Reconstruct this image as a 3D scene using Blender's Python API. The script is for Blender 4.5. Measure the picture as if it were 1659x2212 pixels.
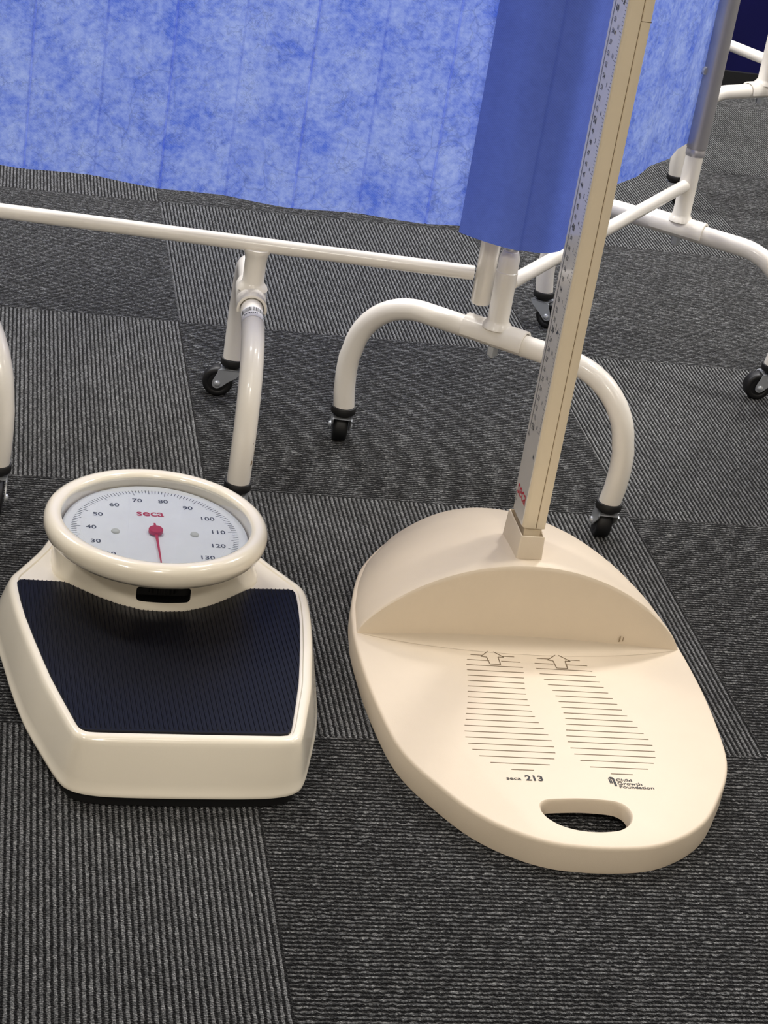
import bpy, bmesh, math, random
from mathutils import Vector, Matrix
random.seed(7)
for o in list(bpy.data.objects): bpy.data.objects.remove(o)
S = bpy.context.scene
COL = S.collection
PI = math.pi
R = math.radians

# ------------------------------------------------------------------ camera
cd = bpy.data.cameras.new('camera'); cam = bpy.data.objects.new('camera', cd); COL.objects.link(cam)
FPX = 4374.984
cd.sensor_fit = 'VERTICAL'; cd.sensor_height = 36.0; cd.lens = FPX / 2212 * 36.0
cd.clip_start = 0.05
fw = Vector((0, 0.90021711, -0.43544134)); rt = Vector((0.98587984, 0.07291653, 0.15074524)); up = Vector((-0.16745431, 0.42929284, 0.88750589))
cam.matrix_world = Matrix(((rt.x, up.x, -fw.x, 0), (rt.y, up.y, -fw.y, 0), (rt.z, up.z, -fw.z, 0.99676747), (0, 0, 0, 1)))
S.camera = cam
# ------------------------------------------------------------------ light
S.view_settings.view_transform = 'Standard'; S.view_settings.look = 'None'
S.view_settings.exposure = 0.55; S.view_settings.gamma = 1.0; S.view_settings.use_curve_mapping = False
W = bpy.data.worlds.new('world'); S.world = W; W.use_nodes = True
W.node_tree.nodes['Background'].inputs[0].default_value = (0.9, 0.95, 1.0, 1)
W.node_tree.nodes['Background'].inputs[1].default_value = 0.10
def area(name, loc, sx, sy, power, col, rot=(0, 0, 0)):
    l = bpy.data.lights.new(name, 'AREA'); l.shape = 'RECTANGLE'; l.size = sx; l.size_y = sy; l.energy = power; l.color = col
    o = bpy.data.objects.new(name, l); o.location = loc; o.rotation_euler = rot; COL.objects.link(o)
    return o
WARM = (1.0, 0.94, 0.865); NEUT = (1.0, 0.975, 0.95)
for lx, ly, pw, cl in ((0.75, 2.30, 12, WARM), (-0.95, 2.2, 18, NEUT), (0.75, 4.0, 58, NEUT), (-0.95, 3.9, 66, NEUT), (2.4, 3.0, 38, NEUT), (-2.5, 3.0, 36, NEUT),
                       (0.45, 0.2, 4, WARM), (0.6, -1.6, 29, WARM), (-1.4, -1.2, 29, WARM), (2.6, 0.6, 8, WARM)):  # front lamps here are unseen fill, added to brighten the upright faces
    area('ceiling_or_fill_light', (lx, ly, 2.66), 0.5, 0.5, pw, cl, (0, 0, R(13)))

# ------------------------------------------------------------------ materials
def srgb(r, g, b):
    f = lambda c: (c / 255 / 12.92) if c / 255 <= 0.04045 else ((c / 255 + 0.055) / 1.055) ** 2.4
    return (f(r), f(g), f(b), 1)
def mat(name, col, rough=0.5, metal=0.0, spec=0.5, coat=0.0, noise=0.0, nscale=40.0, bump=0.0, bscale=400.0):
    m = bpy.data.materials.new(name); m.use_nodes = True; nt = m.node_tree; b = nt.nodes['Principled BSDF']
    b.inputs['Base Color'].default_value = col; b.inputs['Roughness'].default_value = rough
    b.inputs['Metallic'].default_value = metal; b.inputs['Specular IOR Level'].default_value = spec
    b.inputs['Coat Weight'].default_value = coat; b.inputs['Coat Roughness'].default_value = 0.08
    tc = nt.nodes.new('ShaderNodeTexCoord')
    if noise > 0:
        n = nt.nodes.new('ShaderNodeTexNoise'); n.inputs['Scale'].default_value = nscale; n.inputs['Detail'].default_value = 4
        nt.links.new(tc.outputs['Object'], n.inputs['Vector'])
        mr = nt.nodes.new('ShaderNodeMapRange'); mr.inputs['From Min'].default_value = 0.3; mr.inputs['From Max'].default_value = 0.7
        mr.inputs['To Min'].default_value = 1 - noise; mr.inputs['To Max'].default_value = 1 + noise * 0.4
        nt.links.new(n.outputs['Fac'], mr.inputs['Value'])
        mx = nt.nodes.new('ShaderNodeVectorMath'); mx.operation = 'SCALE'; mx.inputs[0].default_value = col[:3]
        nt.links.new(mr.outputs['Result'], mx.inputs['Scale']); nt.links.new(mx.outputs[0], b.inputs['Base Color'])
    if bump > 0:
        n2 = nt.nodes.new('ShaderNodeTexNoise'); n2.inputs['Scale'].default_value = bscale; n2.inputs['Detail'].default_value = 2
        nt.links.new(tc.outputs['Object'], n2.inputs['Vector'])
        bp_ = nt.nodes.new('ShaderNodeBump'); bp_.inputs['Strength'].default_value = bump; bp_.inputs['Distance'].default_value = 0.001
        nt.links.new(n2.outputs['Fac'], bp_.inputs['Height']); nt.links.new(bp_.outputs[0], b.inputs['Normal'])
    return m
CREAM = srgb(233, 221, 196)
M = {}
M['enamel'] = mat('cream_enamel', srgb(241, 232, 213), 0.25, coat=0.8, noise=0.02, nscale=12, bump=0.03, bscale=900)
M['plastic'] = mat('cream_plastic', srgb(215, 200, 178), 0.5, spec=0.4, noise=0.02, nscale=30, bump=0.12, bscale=1500)
M['beige'] = mat('beige_plastic', srgb(226, 211, 184), 0.45, noise=0.02, nscale=30, bump=0.08, bscale=1500)
M['groove'] = mat('groove_dark', srgb(96, 78, 50), 0.7)
M['tube'] = mat('white_powder_coat', srgb(236, 231, 222), 0.3, coat=0.35, noise=0.03, nscale=25, bump=0.03, bscale=500)
M['chrome'] = mat('zinc_plate', srgb(196, 200, 204), 0.32, metal=0.6, noise=0.05)
M['alu'] = mat('satin_steel', srgb(178, 176, 180), 0.4, metal=0.55, noise=0.04)
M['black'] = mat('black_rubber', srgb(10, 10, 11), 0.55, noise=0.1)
M['wheel'] = mat('wheel_rubber', srgb(14, 14, 16), 0.5, noise=0.1)
M['dark'] = mat('dark_recess', srgb(9, 9, 12), 0.6)
M['red'] = mat('red_print', srgb(190, 30, 55), 0.4)
M['ink'] = mat('grey_ink', srgb(70, 74, 80), 0.6)
M['blackink'] = mat('black_ink', srgb(25, 24, 24), 0.6)
M['brownink'] = mat('brown_ink', srgb(108, 90, 66), 0.6)
M['face'] = mat('dial_paper', srgb(240, 243, 245), 0.6, noise=0.02, nscale=60)
M['rivet'] = mat('pale_rivet', srgb(205, 208, 198), 0.35)
M['strip'] = mat('silver_strip', srgb(212, 207, 198), 0.3, spec=0.5, coat=0.7, noise=0.02)
M['label'] = mat('label_paper', srgb(215, 214, 216), 0.5)
M['wall'] = mat('room_paint', srgb(205, 198, 184), 0.8, noise=0.03, nscale=3)
M['navy'] = mat('navy_wall', srgb(9, 9, 62), 0.8, spec=0.15, noise=0.15, nscale=8, bump=0.1, bscale=300)
M['skirt'] = mat('black_skirting', srgb(14, 14, 16), 0.5, noise=0.1)
M['stain'] = mat('old_scuff', srgb(140, 122, 95), 0.6, noise=0.2)

def glass_mat():
    m = bpy.data.materials.new('dial_glass'); m.use_nodes = True; nt = m.node_tree; nt.nodes.clear()
    o = nt.nodes.new('ShaderNodeOutputMaterial'); mx = nt.nodes.new('ShaderNodeMixShader'); t = nt.nodes.new('ShaderNodeBsdfTransparent')
    g = nt.nodes.new('ShaderNodeBsdfGlossy'); g.inputs['Roughness'].default_value = 0.01
    f = nt.nodes.new('ShaderNodeFresnel'); f.inputs['IOR'].default_value = 1.5
    t.inputs['Color'].default_value = (0.985, 0.99, 0.99, 1)
    nt.links.new(f.outputs[0], mx.inputs[0]); nt.links.new(t.outputs[0], mx.inputs[1]); nt.links.new(g.outputs[0], mx.inputs[2]); nt.links.new(mx.outputs[0], o.inputs[0])
    return m
M['glass'] = glass_mat()

class NT:                                           # tiny node helper
    def __init__(s, nt): s.nt = nt
    def n(s, t, **k):
        x = s.nt.nodes.new(t)
        for a, v in k.items(): setattr(x, a, v)
        return x
    def l(s, a, b): s.nt.links.new(a, b)
    def m(s, op, a, b=None, c=None):
        x = s.n('ShaderNodeMath', operation=op)
        for i, v in enumerate((a, b, c)):
            if v is None: continue
            if isinstance(v, (int, float)): x.inputs[i].default_value = v
            else: s.l(v, x.inputs[i])
        return x.outputs[0]
    def rng(s, v, a, b, c, d):
        x = s.n('ShaderNodeMapRange'); s.l(v, x.inputs['Value'])
        for k, q in zip(('From Min', 'From Max', 'To Min', 'To Max'), (a, b, c, d)): x.inputs[k].default_value = q
        return x.outputs['Result']
    def comb(s, x, y, z=0.0):
        c = s.n('ShaderNodeCombineXYZ')
        for i, v in enumerate((x, y, z)):
            if isinstance(v, (int, float)): c.inputs[i].default_value = v
            else: s.l(v, c.inputs[i])
        return c.outputs[0]
    def noise(s, vec, scale, detail=2, rough=0.5):
        x = s.n('ShaderNodeTexNoise'); x.inputs['Scale'].default_value = scale; x.inputs['Detail'].default_value = detail; x.inputs['Roughness'].default_value = rough
        s.l(vec, x.inputs['Vector']); return x.outputs['Fac']
    def mix(s, f, a, b):
        x = s.n('ShaderNodeMix', data_type='RGBA')
        if isinstance(f, (int, float)): x.inputs[0].default_value = f
        else: s.l(f, x.inputs[0])
        for i, v in ((6, a), (7, b)):
            if isinstance(v, tuple): x.inputs[i].default_value = v
            else: s.l(v, x.inputs[i])
        return x.outputs[2]

def carpet_mat():
    m = bpy.data.materials.new('carpet_tiles'); m.use_nodes = True; nt = m.node_tree; b = nt.nodes['Principled BSDF']; h = NT(nt)
    tc = h.n('ShaderNodeTexCoord'); sp = h.n('ShaderNodeSeparateXYZ'); h.l(tc.outputs['Object'], sp.inputs[0])   # floor object is turned with the tile grid
    x, y = sp.outputs[0], sp.outputs[1]
    T = 0.5
    par = h.m('FLOORED_MODULO', h.m('ADD', h.m('FLOOR', h.m('DIVIDE', x, T)), h.m('FLOOR', h.m('DIVIDE', y, T))), 2.0)
    tid = h.m('ADD', h.m('MULTIPLY', h.m('FLOOR', h.m('DIVIDE', x, T)), 17.3), h.m('MULTIPLY', h.m('FLOOR', h.m('DIVIDE', y, T)), 5.7))
    def sel(a, c):   # par==1 -> a else c
        return h.m('ADD', h.m('MULTIPLY', a, par), h.m('MULTIPLY', c, h.m('SUBTRACT', 1.0, par)))
    cr = sel(x, y); al = sel(y, x)
    npar = h.m('SUBTRACT', 1.0, par)
    wamp = h.m('ADD', 0.45, h.m('MULTIPLY', 0.55, npar))
    wob = h.m('MULTIPLY', h.m('SUBTRACT', h.noise(h.comb(h.m('MULTIPLY', cr, 190), h.m('MULTIPLY', al, 150), tid), 1.0, 2), 0.5), wamp)
    s = h.m('ADD', h.m('DIVIDE', cr, 0.0052), wob)
    fr = h.m('MULTIPLY', h.m('SINE', h.m('MULTIPLY', s, 2 * PI)), 1.0)
    rib = h.rng(fr, -0.45, 0.6, 0.0, 1.0)
    idn = h.m('FLOOR', h.m('ADD', s, 0.25))
    seg = h.noise(h.comb(h.m('MULTIPLY', idn, 3.17), h.m('MULTIPLY', al, 70), tid), 1.0, 2, 0.6)
    seg = h.rng(seg, 0.34, 0.62, 0.42, 1.0)
    tuft = h.noise(h.comb(h.m('MULTIPLY', cr, 500), h.m('MULTIPLY', al, 620), 0.0), 1.0, 2)
    tuft = h.rng(tuft, 0.3, 0.7, 0.45, 1.25)
    big = h.rng(h.noise(tc.outputs['Object'], 2.5, 3), 0.3, 0.7, 0.9, 1.08)
    bead = h.noise(h.comb(h.m('MULTIPLY', idn, 5.31), h.m('MULTIPLY', al, 330), tid), 1.0, 1)
    bead = h.m('SUBTRACT', 1.0, h.m('MULTIPLY', h.rng(bead, 0.40, 0.60, 0.75, 0.0), h.m('ADD', 0.35, h.m('MULTIPLY', 0.65, npar))))
    clump = h.noise(h.comb(h.m('MULTIPLY', cr, 120), h.m('MULTIPLY', al, 75), tid), 1.0, 3)
    clump = h.m('ADD', 1.0, h.m('MULTIPLY', h.rng(clump, 0.35, 0.65, -0.38, 0.30), npar))
    v = h.m('MULTIPLY', h.m('MULTIPLY', h.m('MULTIPLY', rib, seg), h.m('MULTIPLY', bead, clump)), tuft)
    v = h.m('MINIMUM', h.m('MULTIPLY', v, big), 1.3)
    col = h.mix(v, srgb(9, 9, 10), srgb(90, 92, 93))
    # tile seams
    fx = h.m('ABSOLUTE', h.m('SUBTRACT', h.m('FLOORED_MODULO', x, T), T / 2)); fy = h.m('ABSOLUTE', h.m('SUBTRACT', h.m('FLOORED_MODULO', y, T), T / 2))
    seam = h.rng(h.m('MAXIMUM', fx, fy), T / 2 - 0.0022, T / 2 - 0.0006, 0.0, 0.55)
    col = h.mix(seam, col, srgb(16, 16, 17))
    h.l(col, b.inputs['Base Color'])
    b.inputs['Roughness'].default_value = 0.95; b.inputs['Specular IOR Level'].default_value = 0.1
    h.l(h.rng(v, 0.0, 1.0, 0.12, 1.0), b.inputs['Sheen Weight']); b.inputs['Sheen Roughness'].default_value = 0.32
    hgt = h.m('ADD', h.m('MULTIPLY', rib, 1.0), h.m('MULTIPLY', tuft, 0.6))
    bm_ = h.n('ShaderNodeBump'); bm_.inputs['Strength'].default_value = 0.9; bm_.inputs['Distance'].default_value = 0.0022
    h.l(hgt, bm_.inputs['Height']); h.l(bm_.outputs[0], b.inputs['Normal'])
    return m
M['carpet'] = carpet_mat()

def cloth_mat(name, c1, c2, crease, transl, twill=0.0):
    m = bpy.data.materials.new(name); m.use_nodes = True; nt = m.node_tree; b = nt.nodes['Principled BSDF']; h = NT(nt)
    out = nt.nodes['Material Output']
    uv = h.n('ShaderNodeUVMap'); sp = h.n('ShaderNodeSeparateXYZ'); h.l(uv.outputs[0], sp.inputs[0]); P = uv.outputs[0]
    u_, v_ = sp.outputs[0], sp.outputs[1]
    n1 = h.noise(P, 17, 5, 0.6); n2 = h.noise(P, 110, 6, 0.75)
    f = h.rng(h.m('ADD', h.m('MULTIPLY', n1, 0.45), h.m('MULTIPLY', n2, 0.55)), 0.38, 0.62, 0.0, 1.0)
    col = h.mix(f, c1, c2)
    if crease > 0:                                       # fine wandering fibre creases
        for sc, th in ((24, 0.014), (43, 0.022), (80, 0.035), (130, .05)):
            wv = h.n('ShaderNodeVectorMath', operation='ADD'); 
            nn = h.n('ShaderNodeTexNoise'); nn.inputs['Scale'].default_value = sc * 0.8; nn.inputs['Detail'].default_value = 3; h.l(P, nn.inputs['Vector'])
            scv = h.n('ShaderNodeVectorMath', operation='SCALE'); h.l(nn.outputs['Color'], scv.inputs[0]); scv.inputs['Scale'].default_value = 0.05
            h.l(P, wv.inputs[0]); h.l(scv.outputs[0], wv.inputs[1])
            vo = h.n('ShaderNodeTexVoronoi', feature='DISTANCE_TO_EDGE'); vo.inputs['Scale'].default_value = sc; h.l(wv.outputs[0], vo.inputs['Vector'])
            gate = h.rng(h.noise(P, sc * 0.45, 2), 0.5, 0.62, 0.0, 1.0)
            ln = h.m('MULTIPLY', h.rng(vo.outputs['Distance'], 0.0, th * 2.0, crease * .7, 0.0), gate)
            col = h.mix(ln, col, tuple(0.5 * q for q in c1[:3]) + (1,))
    if twill > 0:
        tw = h.m('SINE', h.m('MULTIPLY', h.m('ADD', u_, h.m('MULTIPLY', v_, 1.35)), 2 * PI / 0.0034))
        col = h.mix(h.rng(tw, -1, 1, 0.0, twill), col, tuple(min(1, q * 1.5) for q in c2[:3]) + (1,))
    h.l(col, b.inputs['Base Color']); b.inputs['Roughness'].default_value = 0.55; b.inputs['Specular IOR Level'].default_value = 0.35
    tr = h.n('ShaderNodeBsdfTranslucent'); h.l(col, tr.inputs['Color'])
    mx = h.n('ShaderNodeMixShader'); mx.inputs[0].default_value = transl
    h.l(b.outputs[0], mx.inputs[1]); h.l(tr.outputs[0], mx.inputs[2]); h.l(mx.outputs[0], out.inputs['Surface'])
    return m
M['cloth'] = cloth_mat('mottled_blue_cloth', srgb(80, 114, 228), srgb(170, 192, 252), 0.5, 0.46, 0.08)
M['cloth_dark'] = cloth_mat('twill_blue_cloth', srgb(90, 114, 214), srgb(102, 128, 230), 0.0, 0.12, 0.25)

# ------------------------------------------------------------------ mesh helpers
def smooth(me, ang=32):
    bm = bmesh.new(); bm.from_mesh(me)
    bmesh.ops.recalc_face_normals(bm, faces=bm.faces[:])
    c = math.radians(ang)
    for f in bm.faces: f.smooth = True
    for e in bm.edges:
        if len(e.link_faces) == 2: e.smooth = e.calc_face_angle(0) < c
    bm.to_mesh(me); bm.free()
def obj(name, bm, m, parent=None, ang=32, recalc=True, mats=None):
    me = bpy.data.meshes.new(name); bm.to_mesh(me); bm.free()
    for q in (mats or [m]): me.materials.append(q)
    if recalc: smooth(me, ang)
    else:
        for p in me.polygons: p.use_smooth = True
    o = bpy.data.objects.new(name, me); COL.objects.link(o)
    if parent: o.parent = parent
    return o
def empty(name, loc, rz=0.0):
    o = bpy.data.objects.new(name, None); o.location = loc; o.rotation_euler = (0, 0, rz); o.empty_display_size = 0.1; COL.objects.link(o); return o
def tag(o, label=None, cat=None, group=None, kind=None):
    for k, v in (('label', label), ('category', cat), ('group', group), ('kind', kind)):
        if v: o[k] = v
    return o
def box(bm, x0, x1, y0, y1, z0, z1, mi=0):
    v = [bm.verts.new(p) for p in ((x0, y0, z0), (x1, y0, z0), (x1, y1, z0), (x0, y1, z0), (x0, y0, z1), (x1, y0, z1), (x1, y1, z1), (x0, y1, z1))]
    fs = []
    for f in ((0, 3, 2, 1), (4, 5, 6, 7), (0, 1, 5, 4), (1, 2, 6, 5), (2, 3, 7, 6), (3, 0, 4, 7)):
        q = bm.faces.new([v[i] for i in f]); q.material_index = mi; fs.append(q)
    return v
def bevel(bm, w, seg=2, ang=30):
    es = [e for e in bm.edges if len(e.link_faces) == 2 and e.calc_face_angle(0) > math.radians(ang)]
    if es: bmesh.ops.bevel(bm, geom=es, offset=w, segments=seg, profile=0.5, affect='EDGES', clamp_overlap=True)
def loft(bm, loops, cap0=True, cap1=True, closed=True, mi=0):
    rows = [[bm.verts.new(p) for p in lp] for lp in loops]
    n = len(rows[0])
    for a, b in zip(rows, rows[1:]):
        for i in range(n if closed else n - 1):
            j = (i + 1) % n
            f = bm.faces.new((a[i], a[j], b[j], b[i])); f.material_index = mi
    if cap0: bm.faces.new(rows[0][::-1]).material_index = mi
    if cap1: bm.faces.new(rows[-1]).material_index = mi
    return rows
def lathe(bm, prof, n=48, cx=0, cy=0, cz=0, mi=0, axis='z'):
    loops = []
    for r, z in prof:
        L = []
        for i in range(n):
            a = 2 * PI * i / n
            p = (cx + r * math.cos(a), cy + r * math.sin(a), cz + z)
            if axis == 'x': p = (cx + z, cy + r * math.cos(a), cz + r * math.sin(a))
            L.append(p)
        loops.append(L)
    loft(bm, loops, True, True, True, mi)
def tube(bm, pts, r, n=20, cap=True, mi=0, arc=None, rad=None):
    """sweep a circle (or an arc of angles) along a polyline, parallel transport"""
    P = [Vector(p) for p in pts]; T = []
    for i in range(len(P)):
        a = P[max(i - 1, 0)]; b = P[min(i + 1, len(P) - 1)]; T.append((b - a).normalized())
    ref = Vector((0, 0, 1)) if abs(T[0].z) < 0.9 else Vector((0, 1, 0))
    N = (ref - T[0] * ref.dot(T[0])).normalized(); loops = []
    for i, p in enumerate(P):
        N = (N - T[i] * N.dot(T[i])).normalized(); B = T[i].cross(N)
        rr = rad[i] if rad else r
        if arc: angs = [arc[0] + (arc[1] - arc[0]) * k / (n - 1) for k in range(n)]
        else: angs = [2 * PI * k / n for k in range(n)]
        loops.append([p + (N * math.cos(a) + B * math.sin(a)) * rr for a in angs])
    loft(bm, loops, cap and not arc, cap and not arc, not arc, mi)
    return loops
def catmull(pts, k=4, closed=False):
    P = [Vector(p) for p in pts]; out = []; n = len(P)
    rng = range(n) if closed else range(n - 1)
    for i in rng:
        g = (lambda j: P[j % n]) if closed else (lambda j: P[min(max(j, 0), n - 1)])
        a, b, c, d = g(i - 1), g(i), g(i + 1), g(i + 2)
        for s in range(k):
            t = s / k
            out.append(0.5 * ((2 * b) + (c - a) * t + (2 * a - 5 * b + 4 * c - d) * t * t + (3 * b - a - 3 * c + d) * t ** 3))
    if not closed: out.append(P[-1])
    return out
def interp(tab, x):
    if x <= tab[0][0]: return tab[0][1]
    for (a, p), (b, q) in zip(tab, tab[1:]):
        if x <= b: return p + (q - p) * (x - a) / (b - a)
    return tab[-1][1]
def add_text(bm, s, size, M4, bold=0.0, mi=0, align='CENTER', sx=1.0, res=3):
    cu = bpy.data.curves.new('t', 'FONT'); cu.body = s; cu.size = size; cu.align_x = align; cu.align_y = 'CENTER'; cu.offset = bold; cu.resolution_u = res
    o = bpy.data.objects.new('t', cu); COL.objects.link(o)
    dg = bpy.context.evaluated_depsgraph_get(); dg.update()
    me = bpy.data.meshes.new_from_object(o.evaluated_get(dg))
    off = len(bm.verts)
    vs = [bm.verts.new(M4 @ Vector((v.co.x * sx, v.co.y, 0))) for v in me.vertices]
    for p in me.polygons:
        try:
            f = bm.faces.new([vs[i] for i in p.vertices]); f.material_index = mi
        except ValueError: pass
    bpy.data.objects.remove(o); bpy.data.curves.remove(cu); bpy.data.meshes.remove(me)
def frame(o, x, y):     # matrix from origin and two axes
    x = Vector(x).normalized(); y = Vector(y).normalized(); z = x.cross(y)
    return Matrix(((x.x, y.x, z.x, o[0]), (x.y, y.y, z.y, o[1]), (x.z, y.z, z.z, o[2]), (0, 0, 0, 1)))
def boolean(o, cutter, op='DIFFERENCE'):
    md = o.modifiers.new('b', 'BOOLEAN'); md.object = cutter; md.operation = op; md.solver = 'EXACT'; md.material_mode = 'TRANSFER'
    dg = bpy.context.evaluated_depsgraph_get(); dg.update()
    me = bpy.data.meshes.new_from_object(o.evaluated_get(dg)); old = o.data
    o.modifiers.clear(); o.data = me; me.name = o.name
    bpy.data.objects.remove(cutter); bpy.data.meshes.remove(old); smooth(me, 32)
def rect_strip(bm, M4, x0, y0, x1, y1, w, z=0.0, mi=0):    # thin line on a plane
    a = Vector((x0, y0, 0)); b = Vector((x1, y1, 0)); d = (b - a).normalized(); n = Vector((-d.y, d.x, 0)) * w / 2
    f = bm.faces.new([bm.verts.new(M4 @ Vector((p.x, p.y, z))) for p in (a - n, b - n, b + n, a + n)]); f.material_index = mi

# ------------------------------------------------------------------ the room
YAW = 0.226676283
fl = bmesh.new(); box(fl, -5, 5, -5.2, 3.2, -0.02, 0)
floor = obj('floor', fl, M['carpet']); floor.location = (-0.4253013, 3.0196990, 0); floor.rotation_euler = (0, 0, YAW); tag(floor, kind='structure')
def in_room(name, bm, m):
    o = obj(name, bm, m); o.location = (-0.4253013, 3.0196990, 0); o.rotation_euler = (0, 0, YAW); tag(o, kind='structure'); return o
b = bmesh.new(); box(b, -5, 5, -5.2, 3.2, 2.70, 2.74); in_room('ceiling', b, M['wall'])
WB = 1.15
b = bmesh.new(); box(b, -5, 5, WB, WB + 0.08, 0, 2.70); in_room('wall_back', b, M['navy'])
b = bmesh.new(); box(b, -5, 5, WB - 0.012, WB, 0, 0.045); in_room('baseboard_back', b, M['skirt'])
b = bmesh.new(); box(b, -4.6, -4.52, -5.2, WB, 0, 2.70); in_room('wall_left', b, M['wall'])
b = bmesh.new(); box(b, 4.52, 4.6, -5.2, WB, 0, 2.70); in_room('wall_right', b, M['wall'])
b = bmesh.new(); box(b, -4.52, 4.52, -5.2, -5.12, 0, 2.70); in_room('wall_front', b, M['wall'])

# ------------------------------------------------------------------ height measure
A1 = R(13.1)
UX, UY = Vector((math.cos(A1), math.sin(A1), 0)), Vector((-math.sin(A1), math.cos(A1), 0))
C0 = (0.5505, 1.650)                                   # base centre in (u, v)
c0 = UX * C0[0] + UY * C0[1]
hm = empty('height_measure', c0, A1)
tag(hm, 'cream floor-standing height measure with footprint base plate and tall measuring post', 'height measure')
# local x = u-.5505, local y = v-1.650
HWT = [(1.342, 0), (1.3425, .014), (1.345, .036), (1.351, .055), (1.359, .070), (1.37, .086), (1.384, .101), (1.40, .1135), (1.424, .128), (1.458, .146), (1.494, .1575),
       (1.547, .1645), (1.60, .1685), (1.65, .1695), (1.683, .1690), (1.70, .1675), (1.735, .1635), (1.782, .1535), (1.824, .1395), (1.87, .1135), (1.90, .089), (1.917, .072), (1.935, .047), (1.946, .030), (1.954, .012), (1.956, 0)]
HWT = [(v - 1.650, w) for v, w in HWT]
right = [Vector((w, v, 0)) for v, w in HWT]
left = [Vector((-w, v, 0)) for v, w in HWT[1:-1]][::-1]
OUT = catmull(right + left, 4, True)                   # closed outline, counter-clockwise from the front
def inset(loop, d, z):
    n = len(loop); res = []
    for i, p in enumerate(loop):
        t = (loop[(i + 2) % n] - loop[i - 2]); t.z = 0; t.normalize(); nn = Vector((-t.y, t.x, 0))
        res.append(Vector((p.x + nn.x * d, p.y + nn.y * d, z)))
    return res
VW = 1.683 - 1.650                                     # heel wall position
b = bmesh.new()
ZT = 0.028
loft(b, [inset(OUT, .003, 0), inset(OUT, .0005, .001), inset(OUT, 0, .004), inset(OUT, 0, ZT - .004), inset(OUT, .0004, ZT - .002), inset(OUT, .0014, ZT - .0007), inset(OUT, .003, ZT)])
base = obj('base_plate', b, M['plastic'], hm)
# hand slot
sl = [(.5068, 1.398), (.5085, 1.4045), (.514, 1.4093), (.524, 1.4115), (.549, 1.4135), (.572, 1.412), (.5815, 1.4085), (.5865, 1.401), (.5868, 1.390), (.582, 1.379), (.573, 1.3705), (.563, 1.3668), (.548, 1.3652), (.533, 1.367), (.520, 1.3727), (.511, 1.382), (.5072, 1.391)]
sl = [(x - C0[0], y - C0[1], 0) for x, y in sl]
SL = catmull(sl, 4, True)
cu = bmesh.new()
loft(cu, [[Vector((p.x, p.y, z)) + (Vector((p.x, p.y, 0)) - Vector((-.003, -.262, 0))) * k for p in SL] for z, k in ((-.01, -.02), (ZT - .004, -.02), (ZT - .0015, .0), (ZT - .0004, .018), (ZT + .0002, .04), (ZT + .01, .1))])
cut = obj('cut', cu, M['plastic'], hm); boolean(base, cut)
cu = bmesh.new()                                       # hollow underside round the hand slot
loft(cu, [[Vector((-.003 + (p.x + .003) * 1.35, -.262 + (p.y + .262) * (3.2 if p.y > -.262 else 1.15), z)) for p in SL] for z in (-.01, ZT - .0145)])
cut = obj('cut', cu, M['plastic'], hm); boolean(base, cut)
# heel block (dome): front wall, crest and back
HMAX = 0.0855
def hw(y): return interp(HWT, y)
def dome_z(a, y):
    bq = max(0, min(1, (y - VW) / (0.3035 - VW)))
    G = max(0, 1 - a * a) ** .74; K = max(0, 1 - bq ** 2.3) ** .85
    return ZT - .001 + HMAX * G * K
b = bmesh.new(); NA, NB = 64, 46
rows = []
def pt(a, y, ins=.0035):
    w = max(hw(y) - ins, 0.0005)
    return Vector((a * w, y, dome_z(a, y)))
avals = [math.sin(PI / 2 * (2 * i / NA - 1)) for i in range(NA + 1)]
# bottom edge of the wall, wall, rounded crest
r0 = [Vector((a * (hw(VW) - .0035), VW - .002, ZT - .006)) for a in avals]
r1 = [Vector((a * (hw(VW) - .0035), VW, max(ZT - .0055, (dome_z(a, VW) - ZT) * .5 + ZT))) for a in avals]
def crest(dy, dz): return [Vector((a * (hw(VW) - .0035), VW + dy, max(ZT - .005, dome_z(a, VW) - dz * (1 - a ** 8)))) for a in avals]
rows = [r0, r1, crest(.0008, .006), crest(.0013, .0032), crest(.0026, .0012), crest(.0045, .0003)]
for j in range(1, NB + 1):
    t = j / NB; y = VW + .0045 + (0.3030 - VW - .0045) * math.sin(PI / 2 * t) ** 1.0
    rows.append([pt(a, y) for a in avals])
rows.append([Vector((a * .0005, .3030, ZT - .006)) for a in avals])
loft(b, rows, False, False, False)
heel = obj('heel_block', b, M['plastic'], hm, ang=28)
# hollow ramp between plate and heel wall
b = bmesh.new(); rr = []
for j in range(7):
    t = j / 6; L = []
    for a in avals:
        w = hw(VW) - .004; d = .0265 * (1 - a * a) ** .8
        L.append(Vector((a * w, VW + .0008 - d * (1 - t), ZT + .0002 + .0075 * (t ** 1.6) * (1 - a * a))))
    rr.append(L)
loft(b, rr, False, False, False)
obj('heel_ramp', b, M['plastic'], hm)
# printed soles, arrows, lettering
Rgt = [(.5603,.5725,.5924,.6044,1.6515),(.5561,.5754,.5874,.6097,1.642),(.5555,.6123,None,None,1.6322),(.5568,.6136,None,None,1.6225),(.5588,.615,None,None,1.6126),(.5606,.6166,None,None,1.6029),(.5623,.6185,None,None,1.593),(.5634,.6204,None,None,1.5832),(.5642,.6224,None,None,1.5732),(.5644,.6243,None,None,1.5633),(.5642,.627,None,None,1.5534),(.5636,.6297,None,None,1.5439),(.5621,.632,None,None,1.5339),(.5595,.635,None,None,1.5239),(.5575,.637,None,None,1.514),(.5565,.6381,None,None,1.5042),(.5566,.6376,None,None,1.4941),(.5578,.6354,None,None,1.4843),(.561,.631,None,None,1.4744),(.5677,.6227,None,None,1.4643),(.5847,.6057,None,None,1.4546)]
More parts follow.
